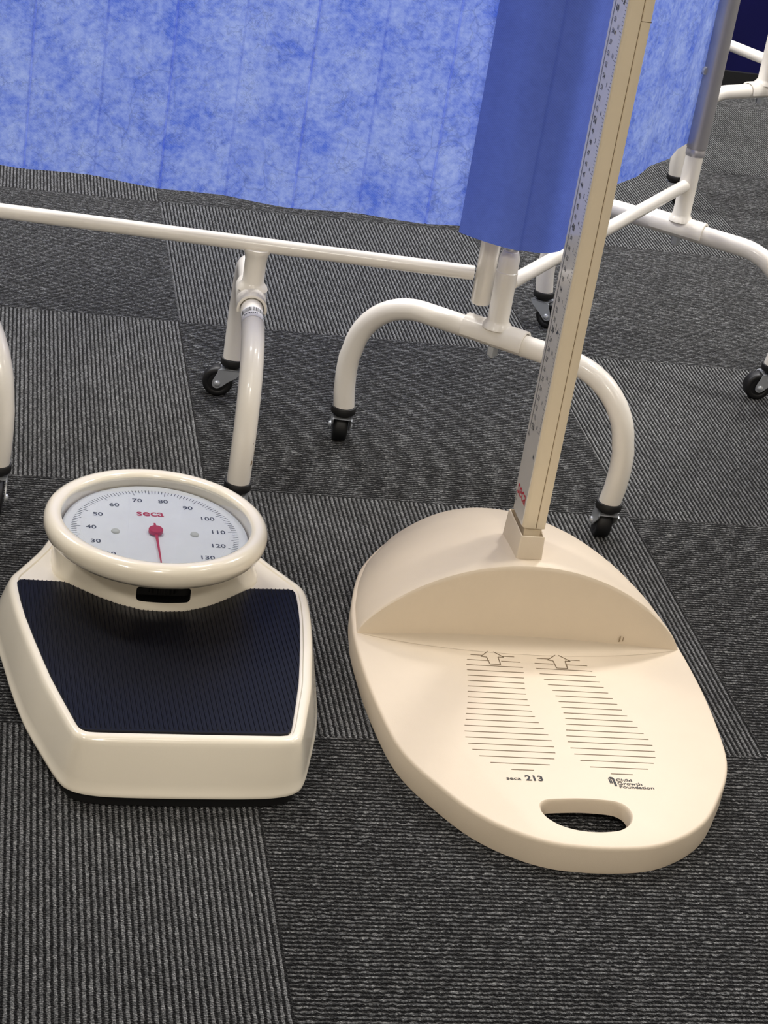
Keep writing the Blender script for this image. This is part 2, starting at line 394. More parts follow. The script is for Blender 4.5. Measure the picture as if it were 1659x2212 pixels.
# the left sole mirrors the right one
Lft = [tuple((1.0978 - q) if q is not None else None for q in ((r[1], r[0], r[3], r[2]) if r[2] is None else (r[3], r[2], r[1], r[0]))) + (r[4] + .0004,) for r in Rgt]
I4 = Matrix.Identity(4)
for nm, rowsF, arrow in (('left', Lft, [(.515, 1.6632), (.5266, 1.65), (.5207, 1.6499), (.5205, 1.6357), (.5098, 1.6359), (.509, 1.6488), (.5035, 1.6495)]),
                         ('right', Rgt, [(.5828, 1.6614), (.5941, 1.6488), (.5887, 1.649), (.588, 1.6349), (.5768, 1.6348), (.5763, 1.6483), (.5709, 1.6493)])):
    b = bmesh.new()
    for x0, x1, x2, x3, y in rowsF:
        rect_strip(b, I4, x0 - C0[0], y - C0[1], x1 - C0[0], y - C0[1], .00085, ZT + .0003)
        if x2: rect_strip(b, I4, x2 - C0[0], y - C0[1], x3 - C0[0], y - C0[1], .00085, ZT + .0003)
    n = len(arrow)
    for i in range(n):
        p, q = arrow[i], arrow[(i + 1) % n]
        rect_strip(b, I4, p[0] - C0[0], p[1] - C0[1], q[0] - C0[0], q[1] - C0[1], .00085, ZT + .00035)
    obj('printed_footprint', b, M['brownink'], hm, recalc=False)
def FP(u, v, z=ZT + .0003): return Matrix.Translation((u - C0[0], v - C0[1], z))
b = bmesh.new()
add_text(b, 'seca', .0072, FP(.4913, 1.4408), .0001, sx=1.1); add_text(b, '213', .0112, FP(.5106, 1.4420), .00035, sx=1.0)
obj('maker_lettering', b, M['blackink'], hm, recalc=False)
b = bmesh.new()
for i, s in enumerate(('Child', 'Growth', 'Foundation')):
    add_text(b, s, .0060, FP(.5866 + .0003 * i, 1.4446 - .0052 * i), .00010, align='LEFT', sx=1.2)
obj('charity_lettering', b, M['blackink'], hm, recalc=False)
b = bmesh.new()                                        # small emblem: an arch of nested strokes
for k, (rr_, x_) in enumerate(((.0023, .5830), (.0010, .5832))):
    P_ = [(x_ + rr_ * math.cos(a), 1.4462 + rr_ * 1.1 * math.sin(a)) for a in [PI * i / 8 for i in range(9)]]
    P_ = [(x_ + rr_, 1.4352)] + P_ + [(x_ - rr_, 1.4352 + .004)]
    for p, q in zip(P_, P_[1:]): rect_strip(b, I4, p[0] - C0[0], p[1] - C0[1], q[0] - C0[0], q[1] - C0[1], .0011, ZT + .0003)
lathe(b, [(.0012, 0), (.0012, .0001)], 12, .5833 - C0[0], 1.4475 - C0[1], ZT + .0003)
obj('charity_emblem', b, M['blackink'], hm, recalc=False)
b = bmesh.new()                                        # two scratches on the heel wall
for u_, z_, w_, hh in ((.6512, .0385, .0016, .007), (.6547, .0385, .0010, .0055)):
    f = b.faces.new([b.verts.new((u_ - C0[0] + dx, VW - .0027, z_ + dz)) for dx, dz in ((-w_ / 2, -hh / 2), (w_ / 2, -hh * .4), (w_ / 2, hh / 2), (-w_ * .2, hh * .4))])
sc = obj('scuff_mark', b, M['stain'], hm, recalc=False)
# socket
u0, u1, v0, v1 = .5352 - C0[0], .5597 - C0[0], 1.7000 - C0[1], 1.7600 - C0[1]
b = bmesh.new()
def rrect(x0, x1, y0, y1, r, z, n=4):
    L = []
    for cx, cy, a0 in ((x1 - r, y0 + r, -PI / 2), (x1 - r, y1 - r, 0), (x0 + r, y1 - r, PI / 2), (x0 + r, y0 + r, PI)):
        for i in range(n + 1): L.append(Vector((cx + r * math.cos(a0 + PI / 2 * i / n), cy + r * math.sin(a0 + PI / 2 * i / n), z)))
    return L
g = .0016
loft(b, [rrect(u0 - g, u1 + g, v0 - g, v1 + g, .003, .100), rrect(u0, u1, v0, v1, .002, .1352), rrect(u0 + .0005, u1 - .0005, v0 + .0005, v1 - .0005, .0018, .1362),
         rrect(u0 + .0016, u1 - .0016, v0 + .0016, v1 - .0016, .0012, .1362), rrect(u0 + .002, u1 - .002, v0 + .002, v1 - .002, .001, .118)])
obj('post_socket', b, M['plastic'], hm)
# post : two beige halves with a groove, silver measuring strip on its left side, inner tongue
pu0, pu1, pv0, pv1 = .5388 - C0[0], .5616 - C0[0], 1.7115 - C0[1], 1.7570 - C0[1]
ZB, ZTOP = .1395, 2.06
b = bmesh.new()
loft(b, [rrect(pu0 + .0025, pu1 - .0022, pv0 + .003, pv1 - .004, .001, z) for z in (.112, ZB + .01)])
obj('post_tongue', b, M['beige'], hm)
GX = pu0 + (pu1 - pu0) * .585
post = None
def post_half(x0, x1, cl, cr):
    b = bmesh.new(); L = []
    prof = []
    c = .0034
    if cl: prof += [(x0, pv0 + c), (x0 + c * .45, pv0 + c * .3), (x0 + c, pv0)]
    else: prof += [(x0, pv0 + .0008), (x0 + .0006, pv0)]
    if cr: prof += [(x1 - .0022, pv0), (x1 - .0006, pv0 + .0006), (x1, pv0 + .0022)]
    else: prof += [(x1 - .0006, pv0), (x1, pv0 + .0008)]
    prof += [(x1, pv1 - .001), (x1 - .001, pv1), (x0 + .001, pv1), (x0, pv1 - .001)]
    loft(b, [[Vector((x, y, z)) for x, y in prof] for z in (ZB, ZTOP)])
    return b
post = obj('measuring_post', post_half(pu0, GX - .00025, True, False), M['beige'], hm)
o2 = obj('post_cover', post_half(GX + .00025, pu1, False, True), M['beige'], hm)
b = bmesh.new(); box(b, GX - .0006, GX + .0006, pv0 + .0008, pv1 - .002, ZB + .001, ZTOP - .001); obj('post_groove', b, M['groove'], hm)
b = bmesh.new(); box(b, GX + .0002, pu1 + .0001, pv0 - .00012, pv0 + .0006, .6405, .6410)
box(b, pu1 - .0005, pu1 + .00012, pv0 + .002, pv1 - .002, .6405, .6410); obj('post_joint', b, M['groove'], hm)
# measuring strip (left face, x = pu0)
SX = pu0 - .0009
b = bmesh.new()
v = [(pv0 + .0036, ZB + .001), (pv0 + .0036, ZTOP), (pv1 + .0012, ZTOP), (pv1 + .0012, .1640), (pv1 - .0045, .1470), (pv1 - .0045, ZB + .001)]
loft(b, [[Vector((x, y, z)) for y, z in v] for x in (SX, pu0 + .0006)])
strip = obj('measuring_strip', b, M['strip'], hm, ang=20)
FS = lambda y, z: frame((SX - .00025, y, z), (0, -1, 0), (0, 0, 1))      # text frame on the strip, reads left to right seen from the left
b = bmesh.new()
Y = lambda vv: vv - C0[1]
ZR, UNIT = .0297, .010235
for k in range(20, 66):
    add_text(b, str(k), .0092 if k % 10 == 0 else .0068, FS(Y(1.7418), ZR + k * UNIT), .00025 if k % 10 == 0 else .00008, sx=1.0, res=1)
F0 = FS(0, 0)
def tick(y0, y1, z, w=.0005):
    rect_strip(b, frame((SX - .00025, 0, 0), (0, -1, 0), (0, 0, 1)), -y0, z, -y1, z, w)
rect_strip(b, frame((SX - .00025, 0, 0), (0, -1, 0), (0, 0, 1)), -Y(1.7512), .2250, -Y(1.7512), .66, .0008)
for k in range(400, 1250):
    z = ZR + k * UNIT / 20
    if k % 2 == 0: tick(Y(1.7512), Y(1.7512 - (.0034 if k % 20 == 0 else .0016)), z, .0003)
for k in range(64, 200):                                                  # eighths of an inch
    z = ZR + k * UNIT * .3175
    tick(Y(1.7158), Y(1.7158 + (.0075 if k % 8 == 0 else .0048 if k % 4 == 0 else .0036)), z, .00045)
    if k % 8 == 0:
        inch = k // 8
        if inch % 12: add_text(b, str(inch % 12), .0062, FS(Y(1.7285), z + .002), .00005, res=1)
        else:
            add_text(b, str(inch // 12), .0095, FS(Y(1.7325), z + .001), .0001, res=1)
            Q = FS(Y(1.7262), z); f = b.faces.new([b.verts.new(Q @ Vector(p)) for p in ((-.0022, -.003, 0), (.0022, -.003, 0), (.0022, .0035, 0))])
add_text(b, 'cm', .0055, FS(Y(1.7520), .2235), .00005, res=1); add_text(b, 'in', .0065, FS(Y(1.7210), .2120), .0001, res=1)
lathe(b, [(.0018, 0), (.0018, .0001)], 14, SX - .00035, Y(1.7350), .6235, axis='x')
obj('scale_markings', b, M['ink'], strip, recalc=False)
b = bmesh.new(); add_text(b, 'seca', .0215, FS(Y(1.7345), .1665), .00012, sx=.92); obj('maker_name', b, M['red'], strip, recalc=False)
b = bmesh.new(); add_text(b, 'CE', .0050, FS(Y(1.7530), .1570), .0001); add_text(b, '0123', .0030, FS(Y(1.7515), .1520), .00004); obj('mark_lettering', b, M['ink'], strip, recalc=False)
# tall end of the post: head slider parked at the top, out of the picture
b = bmesh.new(); box(b, pu0 - .012, pu1 + .012, pv0 - .20, pv1 + .012, 2.02, 2.05); bevel(b, .006, 3); obj('head_slider', b, M['plastic'], hm)

# ------------------------------------------------------------------ weighing scale
AS = R(15.5)
SU, SV = Vector((math.cos(AS), math.sin(AS), 0)), Vector((-math.sin(AS), math.cos(AS), 0))
sc = empty('weighing_scale', (-0.20930, 1.69235, 0), AS)
tag(sc, 'cream mechanical floor weighing scale with round dial and black ribbed platform', 'weighing scale')
CX = .0085
Tt = [(0, -.2765), (.05, -.2765), (.080, -.2760), (.0920, -.2725), (.0990, -.260), (.1095, -.220), (.1178, -.186), (.1240, -.1515), (.1295, -.120), (.1355, -.080), (.1390, -.050), (.1408, -.022), (.1385, -.004), (.130, .012), (.110, .049), (.0985, .078), (.080, .13), (.065, .165), (.03, .172), (0, .172)]
Bb = [(0, -.2875), (.05, -.2868), (.078, -.2842), (.0960, -.2770), (.1060, -.262), (.1185, -.222), (.1290, -.184), (.1355, -.150), (.1405, -.117), (.1455, -.078), (.150, -.045), (.153, -.013), (.151, .008), (.142, .026), (.124, .060), (.112, .088), (.09, .14), (.072, .18), (.035, .188), (0, .188)]
def ring2(tab, z, d=0.0, k=5):
    h_ = catmull([(x, y, 0) for x, y in tab], k)
    L = [Vector((CX + p.x, p.y, z)) for p in h_] + [Vector((CX - p.x, p.y, z)) for p in h_[1:-1]][::-1]
    return inset(L, d, z) if d else L
def mixl(a, b_, t, z, d=0.0):
    L = [p.lerp(q, t) for p, q in zip(a, b_)]
    for p in L: p.z = z
    return inset(L, d, z) if d else L
T0, B0 = ring2(Tt, 0), ring2(Bb, 0)
ZS, ZBt = .068, .0155
b = bmesh.new()
loft(b, [mixl(T0, B0, 1, ZBt + .0005, .004), mixl(T0, B0, 1, ZBt), mixl(T0, B0, 1.03, ZBt + .001), mixl(T0, B0, 1.03, ZBt + .003), mixl(T0, B0, .93, ZBt + .0045), mixl(T0, B0, .80, .029), mixl(T0, B0, .58, .041), mixl(T0, B0, .33, .053),
         mixl(T0, B0, .14, .0605), mixl(T0, B0, .05, .0638, 0), mixl(T0, B0, 0, .0662, .0008), mixl(T0, B0, 0, .0675, .0028), mixl(T0, B0, 0, ZS, .0055), mixl(T0, B0, 0, ZS, .0075), mixl(T0, B0, 0, ZS - .0012, .0085)])
body = obj('scale_body', b, M['enamel'], sc, ang=40)
# ribbed mat
CXM = .0062
def mat_lo(x):
    a = abs(x - CXM)
    tab = [(0, -.2675), (.0800, -.2670), (.0868, -.2655), (.0900, -.2615), (.0920, -.255), (.1010, -.2185), (.1090, -.1840), (.1150, -.1515), (.1205, -.120), (.1268, -.080), (.1300, -.050), (.1318, -.024), (.1318, -.022)]
    return interp(tab, a)
def mat_hi(x):
    a = abs(x - CXM)
    tab = [(0, -.0650), (.02, -.0632), (.04, -.0540), (.0573, -.0420), (.075, -.0265), (.086, -.0165), (.090, -.0150), (.127, -.0135), (.1302, -.0155), (.1318, -.020)]
    return interp(tab, a)
b = bmesh.new()
PITCH = .0041; N0 = 0; xs = []
x = CXM - .1317
cols = []
while x <= CXM + .1317:
    ph = ((x - CX) / PITCH) % 1.0; hh = .0008 if ph < .14 or ph > .86 else 0.0
    cols.append((x, hh)); x += PITCH / 10
zt = ZS + .0012
vr = []
for x, hh in cols:
    lo, hi = mat_lo(x), mat_hi(x)
    if hi - lo < .001: hi = lo + .001
    n_ = 10
    L = [Vector((x, lo, ZS - .0010)), Vector((x, lo + .0001, zt - .0004)), Vector((x, lo + .0008, zt)), Vector((x, lo + .0030, zt)), Vector((x, lo + .0042, zt + hh))]
    for i in range(1, n_): L.append(Vector((x, lo + .0042 + (hi - lo - .0072) * i / n_, zt + hh)))
    L += [Vector((x, hi - .0012, zt + hh)), Vector((x, hi - .0004, zt - .0002)), Vector((x, hi, ZS - .0010))]
    vr.append(L)
loft(b, vr, False, False, False)
M['mat'] = mat('ribbed_rubber', srgb(8, 9, 19), 0.42, spec=0.25, noise=0.15, nscale=30)
obj('platform_mat', b, M['mat'], sc, ang=25)
# neck under the dial
DC = (-.0006, -.0075)
def circ(cx, cy, r, z, n=96): return [Vector((cx + r * math.cos(2 * PI * i / n - PI / 2), cy + r * math.sin(2 * PI * i / n - PI / 2), z)) for i in range(n)]
NP = [(0, -.0640), (.020, -.0622), (.040, -.0540), (.0573, -.0412), (.075, -.0250), (.0865, -.0135), (.0960, .000), (.0990, .018), (.0970, .050), (.0860, .090), (.060, .135), (.03, .150), (0, .152)]
nb = catmull([(x, y, 0) for x, y in NP], 6); nb = [Vector((.0070 + p.x, p.y, 0)) for p in nb] + [Vector((.0070 - p.x, p.y, 0)) for p in nb[1:-1]][::-1]
nt_ = []
for p in nb:
    a = math.atan2(p.y - .030, (p.x - .0045) * 1.0); nt_.append(Vector((.0045 + .0925 * math.cos(a), .030 + .0900 * math.sin(a), 0)))
def nmix(t, z, d=0): 
    L = [p.lerp(q, t) for p, q in zip(nb, nt_)]
    for p in L: p.z = z
    return inset(L, d, z) if d else L
b = bmesh.new()
loft(b, [nmix(0, ZS - .003), nmix(0, ZS + .0006), nmix(.12, ZS + .0028), nmix(.3, ZS + .0058), nmix(.55, .080), nmix(.8, .090), nmix(.95, .100), nmix(1, .110)])
neck = obj('dial_neck', b, M['enamel'], sc, ang=60)
neck.data.materials.append(M['dark'])
cu = bmesh.new()
L0 = []
def rr_xz(x0, x1, z0, z1, r, y, n=5):
    L = []
    for cx, cz, a0 in ((x1 - r, z0 + r, -PI / 2), (x1 - r, z1 - r, 0), (x0 + r, z1 - r, PI / 2), (x0 + r, z0 + r, PI)):
        for i in range(n + 1): L.append(Vector((cx + r * math.cos(a0 + PI / 2 * i / n), y, cz + r * math.sin(a0 + PI / 2 * i / n))))
    return L
loft(cu, [rr_xz(-.0195, .0310, .0765, .0905, .0035, y) for y in (-.12, -.048)])
cut = obj('cut', cu, M['dark'], sc); boolean(neck, cut)
b = bmesh.new()
prof = []
for i in range(5): pass
NK = 120; loops = []
for zz in (.079, .0795, .0885, .089):
    L = []
    for i in range(NK):
        a = 2 * PI * i / NK; rr_ = .022 + (.0006 if (i // 2) % 2 else 0) - (.001 if zz in (.079, .089) else 0)
        L.append(Vector((CX - .002 + rr_ * math.cos(a), -.030 + rr_ * math.sin(a), zz)))
    loops.append(L)
loft(b, loops); obj('zero_thumbwheel', b, M['black'], sc, ang=20)
b = bmesh.new(); loft(b, [mixl(T0, B0, .9, z_, .006) for z_ in (.0030, .0170)]); obj('shade_tray', b, M['black'], sc)  # black tray added under the body to give the dark shade below its lip
# feet
for fx, fy in ((-.075, -.24), (.092, -.24), (-.095, .08), (.112, .08)):
    b = bmesh.new(); lathe(b, [(.011, 0), (.0125, .001), (.0125, .030)], 20, fx, fy, 0); obj('foot', b, M['black'], sc)
# dial, slightly tilted to the person standing on the platform
ZD = .126
FTILT = Matrix.Translation((0, -.0006, -.0012)) @ Matrix.Rotation(R(3.6), 4, 'X')   # the dial plate leans a little towards the reader
def dial_child(name, bm, m, parent=sc, **k):
    if name not in ('dial_bezel', 'dial_glass'): bm.transform(FTILT)
    bm.transform(Matrix.Translation((DC[0], DC[1], ZD)))
    return obj(name, bm, m, parent, **k)
b = bmesh.new()
prof = [(.0850, -.0118), (.0940, -.0116), (.0990, -.0100), (.1025, -.0060), (.1043, -.0010), (.1046, .0030), (.1040, .0070), (.1020, .0105), (.0990, .0126), (.0960, .0134), (.0930, .0130), (.0905, .0118), (.0892, .0104), (.0887, .0090), (.0886, -.0120)]
rings_ = [circ(0, 0, r, z, 128) for r, z in prof]
loft(b, rings_, False, False)
ringo = dial_child('dial_bezel', b, M['enamel'], ang=50)
b = bmesh.new(); loft(b, [circ(0, 0, .0872, -.0085, 96), circ(0, 0, .0872, -.0045, 96)], True, True)
face = dial_child('dial_face', b, M['face'])
b = bmesh.new(); loft(b, [circ(0, 0, .0884, .0086, 96), circ(0, 0, .080, .0092, 96), circ(0, 0, .05, .0100, 96), circ(0, 0, .02, .0104, 96), circ(0, 0, .002, .0105, 96)], False, True)
dial_child('dial_glass', b, M['glass'], ang=60)
ZF = -.0043
b = bmesh.new()
for n_ in range(0, 150, 10):
    a = R(90 + (75 - n_) * 2.4); add_text(b, str(n_), .0088, Matrix.Translation((.0600 * math.cos(a), .0600 * math.sin(a), ZF)), .00012, sx=1.12)
for n_ in range(0, 300, 2):
    a = R(90 + (75 - n_ / 2) * 2.4); r0_ = .0700 if n_ % 20 == 0 else (.0715 if n_ % 10 == 0 else .0735)
    rect_strip(b, I4, r0_ * math.cos(a), r0_ * math.sin(a), .0785 * math.cos(a), .0785 * math.sin(a), .00062, ZF)
dial_child('dial_markings', b, M['ink'], face, recalc=False)
b = bmesh.new(); add_text(b, 'seca', .0152, Matrix.Translation((-.0022, .0352, ZF)), .00022, sx=1.0); dial_child('dial_name', b, M['red'], face, recalc=False)
for sx_ in (-1, 1):
    b = bmesh.new(); lathe(b, [(.0042, 0), (.0040, .0008), (.0032, .0015), (.0018, .0020), (.0004, .0021)], 24, -.0003 + .0372 * sx_, .0000, ZF - .0001); dial_child('dial_rivet', b, M['rivet'], face, ang=60)
b = bmesh.new(); lathe(b, [(.0068, 0), (.0068, .0030), (.0062, .0036), (.0004, .0038)], 40, 0, 0, ZF + .0012)
hub = dial_child('needle_hub', b, M['red'], ang=40)
b = bmesh.new()
pts_ = [(-.0009, .0135), (.0009, .0135), (.0016, .0), (.0011, -.02), (.0004, -.070), (-.0004, -.070), (-.0011, -.02), (-.0016, .0)]
loft(b, [[Vector((x, y, z)) for x, y in pts_] for z in (ZF + .0022, ZF + .0028)])
dial_child('needle', b, M['red'])

# ------------------------------------------------------------------ folding screens
def caster_parts(foot, lx, ly, ztop, ang):
    """end cap, fork and wheel for one leg; ang = direction the wheel trails, in the foot's frame"""
    b = bmesh.new(); lathe(b, [(.0085, ztop - .0125), (.0090, ztop - .0085), (.0144, ztop - .0072), (.0150, ztop - .0055), (.0150, ztop + .0002), (.0144, ztop + .0012), (.0128, ztop + .0014)], 28, lx, ly, 0); obj('end_cap', b, M['black'], foot, ang=40)
    TR = .0155; rw = .0190
    Mx = Matrix.Translation((lx, ly, 0)) @ Matrix.Rotation(ang, 4, 'Z')
    b = bmesh.new()
    zt_ = ztop - .0115
    vv = box(b, -.0115, .0135, -.0118, .0118, zt_ - .0012, zt_)
    for s in (-1, 1):                                  # side plates: wide at the top, swept down to the axle
        ol = [(-.0115, zt_), (.0135, zt_), (.0170, zt_ - .006), (.0215, rw + .003), (.0215, rw - .003), (.0175, rw - .0062), (.0120, rw - .0050), (.0030, rw + .0030), (-.0070, zt_ - .009), (-.0110, zt_ - .004)]
        ol = [Vector((p.x, 0, p.y)) for p in catmull([(x, z, 0) for x, z in ol], 3, True)]
        y0, y1 = (.0104, .0118) if s > 0 else (-.0118, -.0104)
        loft(b, [[Vector((p.x, y, p.z)) for p in ol] for y in (y0, y1)])
    b.transform(Mx); fork = obj('caster_fork', b, M['chrome'], foot)
    b = bmesh.new()
    for s in (-1, 1):
        lp = [[Vector((TR + r_ * math.cos(a), s * (.0118 + d_), rw + r_ * math.sin(a))) for a in [2 * PI * i / 20 for i in range(20)]] for r_, d_ in ((.0042, 0), (.0040, .0012), (.0030, .0024), (.0012, .0030))]
        loft(b, lp); b.transform(Mx); obj('axle_cap', b, M['chrome'], foot, ang=60)
        b = bmesh.new()
    prof_ = [(.006, -.0082), (.0115, -.0078), (.0125, -.0086), (.0165, -.0086), (.0182, -.0074), (.0190, -.0045), (.0190, .0045), (.0182, .0074), (.0165, .0086), (.0125, .0086), (.0115, .0078), (.006, .0082)]
    loft(b, [[Vector((TR + r_ * math.cos(a), y_, rw + r_ * math.sin(a))) for a in [2 * PI * i / 36 for i in range(36)]] for r_, y_ in prof_])
    b.transform(Mx); obj('wheel', b, M['wheel'], foot, ang=40)
def hoop_path(h=.175, zt=.1965, zb=.050, rad=.083, n=12):
    P_ = [(-h + .001, 0, zb), (-h - .002, 0, .07), (-h - .003, 0, .095), (-h - .002, 0, zt - rad)]
    for i in range(1, n + 1):
        a = PI - PI / 2 * i / n; P_.append((-h + rad + rad * math.cos(a), 0, zt - rad + rad * math.sin(a)))
    P_ += [(-h + rad + (2 * h - 2 * rad) * i / 6, 0, zt) for i in range(1, 6)]
    Q = [(-x, y, z) for x, y, z in P_]
    k = len(P_) - 5
    left_ = P_[:k]; mid = P_[k:]; right_ = [(-x, y, z) for x, y, z in left_][::-1]
    return left_ + mid + right_
TUBE_R = .0126
def make_foot(parent, name_loc, ang, cl, cr, stub_top=.250, m='tube', saddle=True, stub_r=.0122):
    b = bmesh.new(); tube(b, hoop_path(), TUBE_R, 24)
    f = obj('screen_foot', b, M[m], parent, ang=60); f.location = (name_loc[0], name_loc[1], 0); f.rotation_euler = (0, 0, ang)
    if saddle:
        b = bmesh.new(); zt = .1965; n = 22; L1 = []; L2 = []
        for i in range(n + 1):
            a = R(-14 + 208 * i / n)
            L1.append((math.cos(a), math.sin(a)))
        loops = []
        for x_, r_ in ((-.0372, TUBE_R + .0012), (-.0378, TUBE_R + .0020), (-.0372, TUBE_R + .0042), (.0372, TUBE_R + .0042), (.0378, TUBE_R + .0020), (.0372, TUBE_R + .0012), (.030, TUBE_R + .0011), (-.030, TUBE_R + .0011)):
            loops.append([Vector((x_, c_ * r_, zt + s_ * r_)) for c_, s_ in L1])
        loft(b, loops + [loops[0]], False, False, False)
        b.verts.ensure_lookup_table(); nl = len(loops); m_ = n + 1
        for e in (0, n): b.faces.new([b.verts[k * m_ + e] for k in range(nl)])
        bmesh.ops.remove_doubles(b, verts=b.verts[:], dist=1e-6)
        bmesh.ops.recalc_face_normals(b, faces=b.faces[:])
        # stub tube welded on the saddle, with a flared weld
        lathe(b, [(stub_r + .0055, zt + TUBE_R - .001), (stub_r + .0042, zt + TUBE_R + .0025), (stub_r + .0018, zt + TUBE_R + .0052), (stub_r, zt + TUBE_R + .0085)] + ([(stub_r, stub_top)] if stub_top > .257 else [(stub_r, .2430), (stub_r + .0012, .2490), (stub_r + .0034, .2530), (stub_r + .0030, stub_top)]), 32, 0, 0, 0)
        obj('saddle_bracket', b, M[m], f, ang=45)
        b = bmesh.new()
        L = [[Vector((r_ * math.cos(PI / 3 * i), r_ * math.sin(PI / 3 * i), z)) for i in range(6)] for r_, z in ((.0066, zt - TUBE_R + .0010), (.0066, zt - TUBE_R - .0095))]
        loft(b, L); lathe(b, [(.0034, zt - TUBE_R - .0125), (.0034, zt - TUBE_R - .009)], 12); obj('fixing_nut', b, M['chrome'], f, ang=25)
    for s, c in ((-1, cl), (1, cr)):
        if c is not None: caster_parts(f, s * .174, 0, .050, c - ang)
    return f
def post_at(parent, name, x, y, segs, m, n=28):
    b = bmesh.new(); lathe(b, [(r, z) for r, z in segs], n, x, y, 0); return obj(name, b, M[m], parent, ang=40)
def bar(parent, name, p, q, r, m='tube'):
    b = bmesh.new(); P0, P1 = Vector(p), Vector(q); tube(b, [P0.lerp(P1, t) for t in (0, .25, .5, .75, 1)], r, 22); return obj(name, b, M[m], parent, ang=60)

fs = empty('folding_screen', (0.09, 2.15, 0))
tag(fs, 'white tube folding screen frame on casters behind the weighing scale and height measure', 'folding screen')
def L(x, y, z=0): return Vector((x - .09, y - 2.15, z))
D1 = math.atan2(-.4127, .9109)
P1 = (.0903, 2.1517)
f1 = make_foot(fs, L(*P1), D1, R(96), R(98), stub_top=.262)
D2 = math.atan2(-.1401, .3091); P2 = (.3316, 2.6880)
f2 = make_foot(fs, L(*P2), D2, R(-28), R(195), stub_top=.262)
P3 = (-.1878, 2.1420); D3 = math.atan2(-.988, .156)
f3 = make_foot(fs, L(*P3), D3, R(185), R(-95), stub_top=.256)
P4 = (-.5150, 2.0550); D4 = math.atan2(-.80, .60)
f4 = make_foot(fs, L(*P4), D4, R(140), R(-80), stub_top=.256)
# bars
a_ = Vector((.9934, .115, 0)); A0 = Vector((-.4702, 2.1091, .26))
E0 = A0 + a_ * (-.060); E1 = A0 + a_ * .528
bar(fs, 'lower_rail', L(*E0), L(*E1), .0083)
PA = A0 + a_ * .5415                                  # hanging end post of the left panel
post_at(fs, 'frame_post', PA.x - .09, PA.y - 2.15, [(.0098, .2255), (.0112, .2275), (.0112, 1.62)], 'tube')
post_at(fs, 'frame_post', E0.x - .09, E0.y - 2.15, [(.0112, .2275), (.0112, 1.62)], 'tube')
bar(fs, 'upper_rail', L(E0.x, E0.y, 1.60), L(PA.x, PA.y, 1.60), .0083)
bar(fs, 'lower_rail', L(.0970, 2.1640, .258), L(.3260, 2.6800, .258), .0083)
bar(fs, 'upper_rail', L(.0903, 2.1517, 1.60), L(.3316, 2.6880, 1.60), .0083)
for nm_, (px, py) in (('a', P1),):
    x_, y_ = px - .09, py - 2.15
    post_at(fs, 'lower_post', x_, y_, [(.0122, .255), (.0122, .2745), (.0116, .2750), (.0116, .2905), (.0090, .2985), (.0078, .2990), (.0078, .3010)], 'tube')
    post_at(fs, 'post_ferrule', x_, y_, [(.0080, .3005), (.0086, .3015), (.0086, .3035), (.0070, .3040), (.0070, .3075), (.0092, .3080), (.0092, .318)], 'chrome')
    post_at(fs, 'upright_post', x_, y_, [(.0115, .316), (.0125, .318), (.0125, 1.62)], 'alu')
x_, y_ = P2[0] - .09, P2[1] - 2.15
post_at(fs, 'lower_post', x_, y_, [(.0122, .255), (.0122, .3000)], 'tube')
post_at(fs, 'upright_post', x_, y_, [(.0118, .2990), (.0128, .3000), (.0132, .3020), (.0132, .3080), (.0127, .3086), (.0127, .3100), (.0136, .3106), (.0139, .3125), (.0139, 1.62)], 'alu')
b = bmesh.new()                                       # small locking screw on the far post
lathe(b, [(.0050, 0), (.0060, .002), (.0055, .0050), (.0028, .0060), (.0028, .0085)], 10)
b.transform(Matrix.Translation((x_ - .0105, y_ - .0095, .4150)) @ Matrix.Rotation(R(-48), 4, 'Z') @ Matrix.Rotation(R(-90), 4, 'Y')); obj('locking_screw', b, M['chrome'], fs)
# barcode label wrapped round the middle foot, next to its bracket
hp = [Vector(p) for p in hoop_path()]
def on_arc(s):                                        # point at arc length s measured from the tube centre towards +x
    xs_ = hp[len(hp) // 2:]; acc = 0
    prev = Vector((0, 0, .1965))
    for p in xs_:
        if p.x <= 0: continue
        d = (p - prev).length
        if acc + d >= s: return prev.lerp(p, (s - acc) / d)
        acc += d; prev = p
    return prev
def label_band(name, s0, s1, a0, a1, m, off, bars=None):
    b = bmesh.new(); st = [on_arc(s0 + (s1 - s0) * i / 4) for i in range(5)]
    rngs = bars or [(a0, a1)]
    for q0, q1 in rngs:
        n_ = max(2, int(abs(q1 - q0) / 6) + 1); rows_ = []
        for i, p in enumerate(st):
            t = (st[min(i + 1, 4)] - st[max(i - 1, 0)]).normalized(); up_ = Vector((-t.z, 0, t.x)); up_ = up_ if up_.z > 0 else -up_
            sd = Vector((0, 1, 0)); rows_.append([p + (up_ * math.cos(R(q0 + (q1 - q0) * k / (n_ - 1))) + sd * math.sin(R(q0 + (q1 - q0) * k / (n_ - 1)))) * (TUBE_R + off) for k in range(n_)])
        loft(b, rows_, False, False, False)
    return obj(name, b, m, f3, ang=60, recalc=True)
lb = label_band('barcode_label', .058, .088, -75, 75, M['label'], .0003)
bars_ = []; q = -66
while q < 66:
    w = random.choice((1.6, 2.4, 3.6, 5.0)); bars_.append((q, q + w)); q += w + random.choice((1.8, 2.6, 3.4))
label_band('barcode', .0615, .0725, 0, 0, M['blackink'], .0006, bars_)
label_band('label_print', .0765, .0795, 0, 0, M['ink'], .0006, [(-50 + 9 * i, -50 + 9 * i + 5) for i in range(8)] + [(52, 68)])
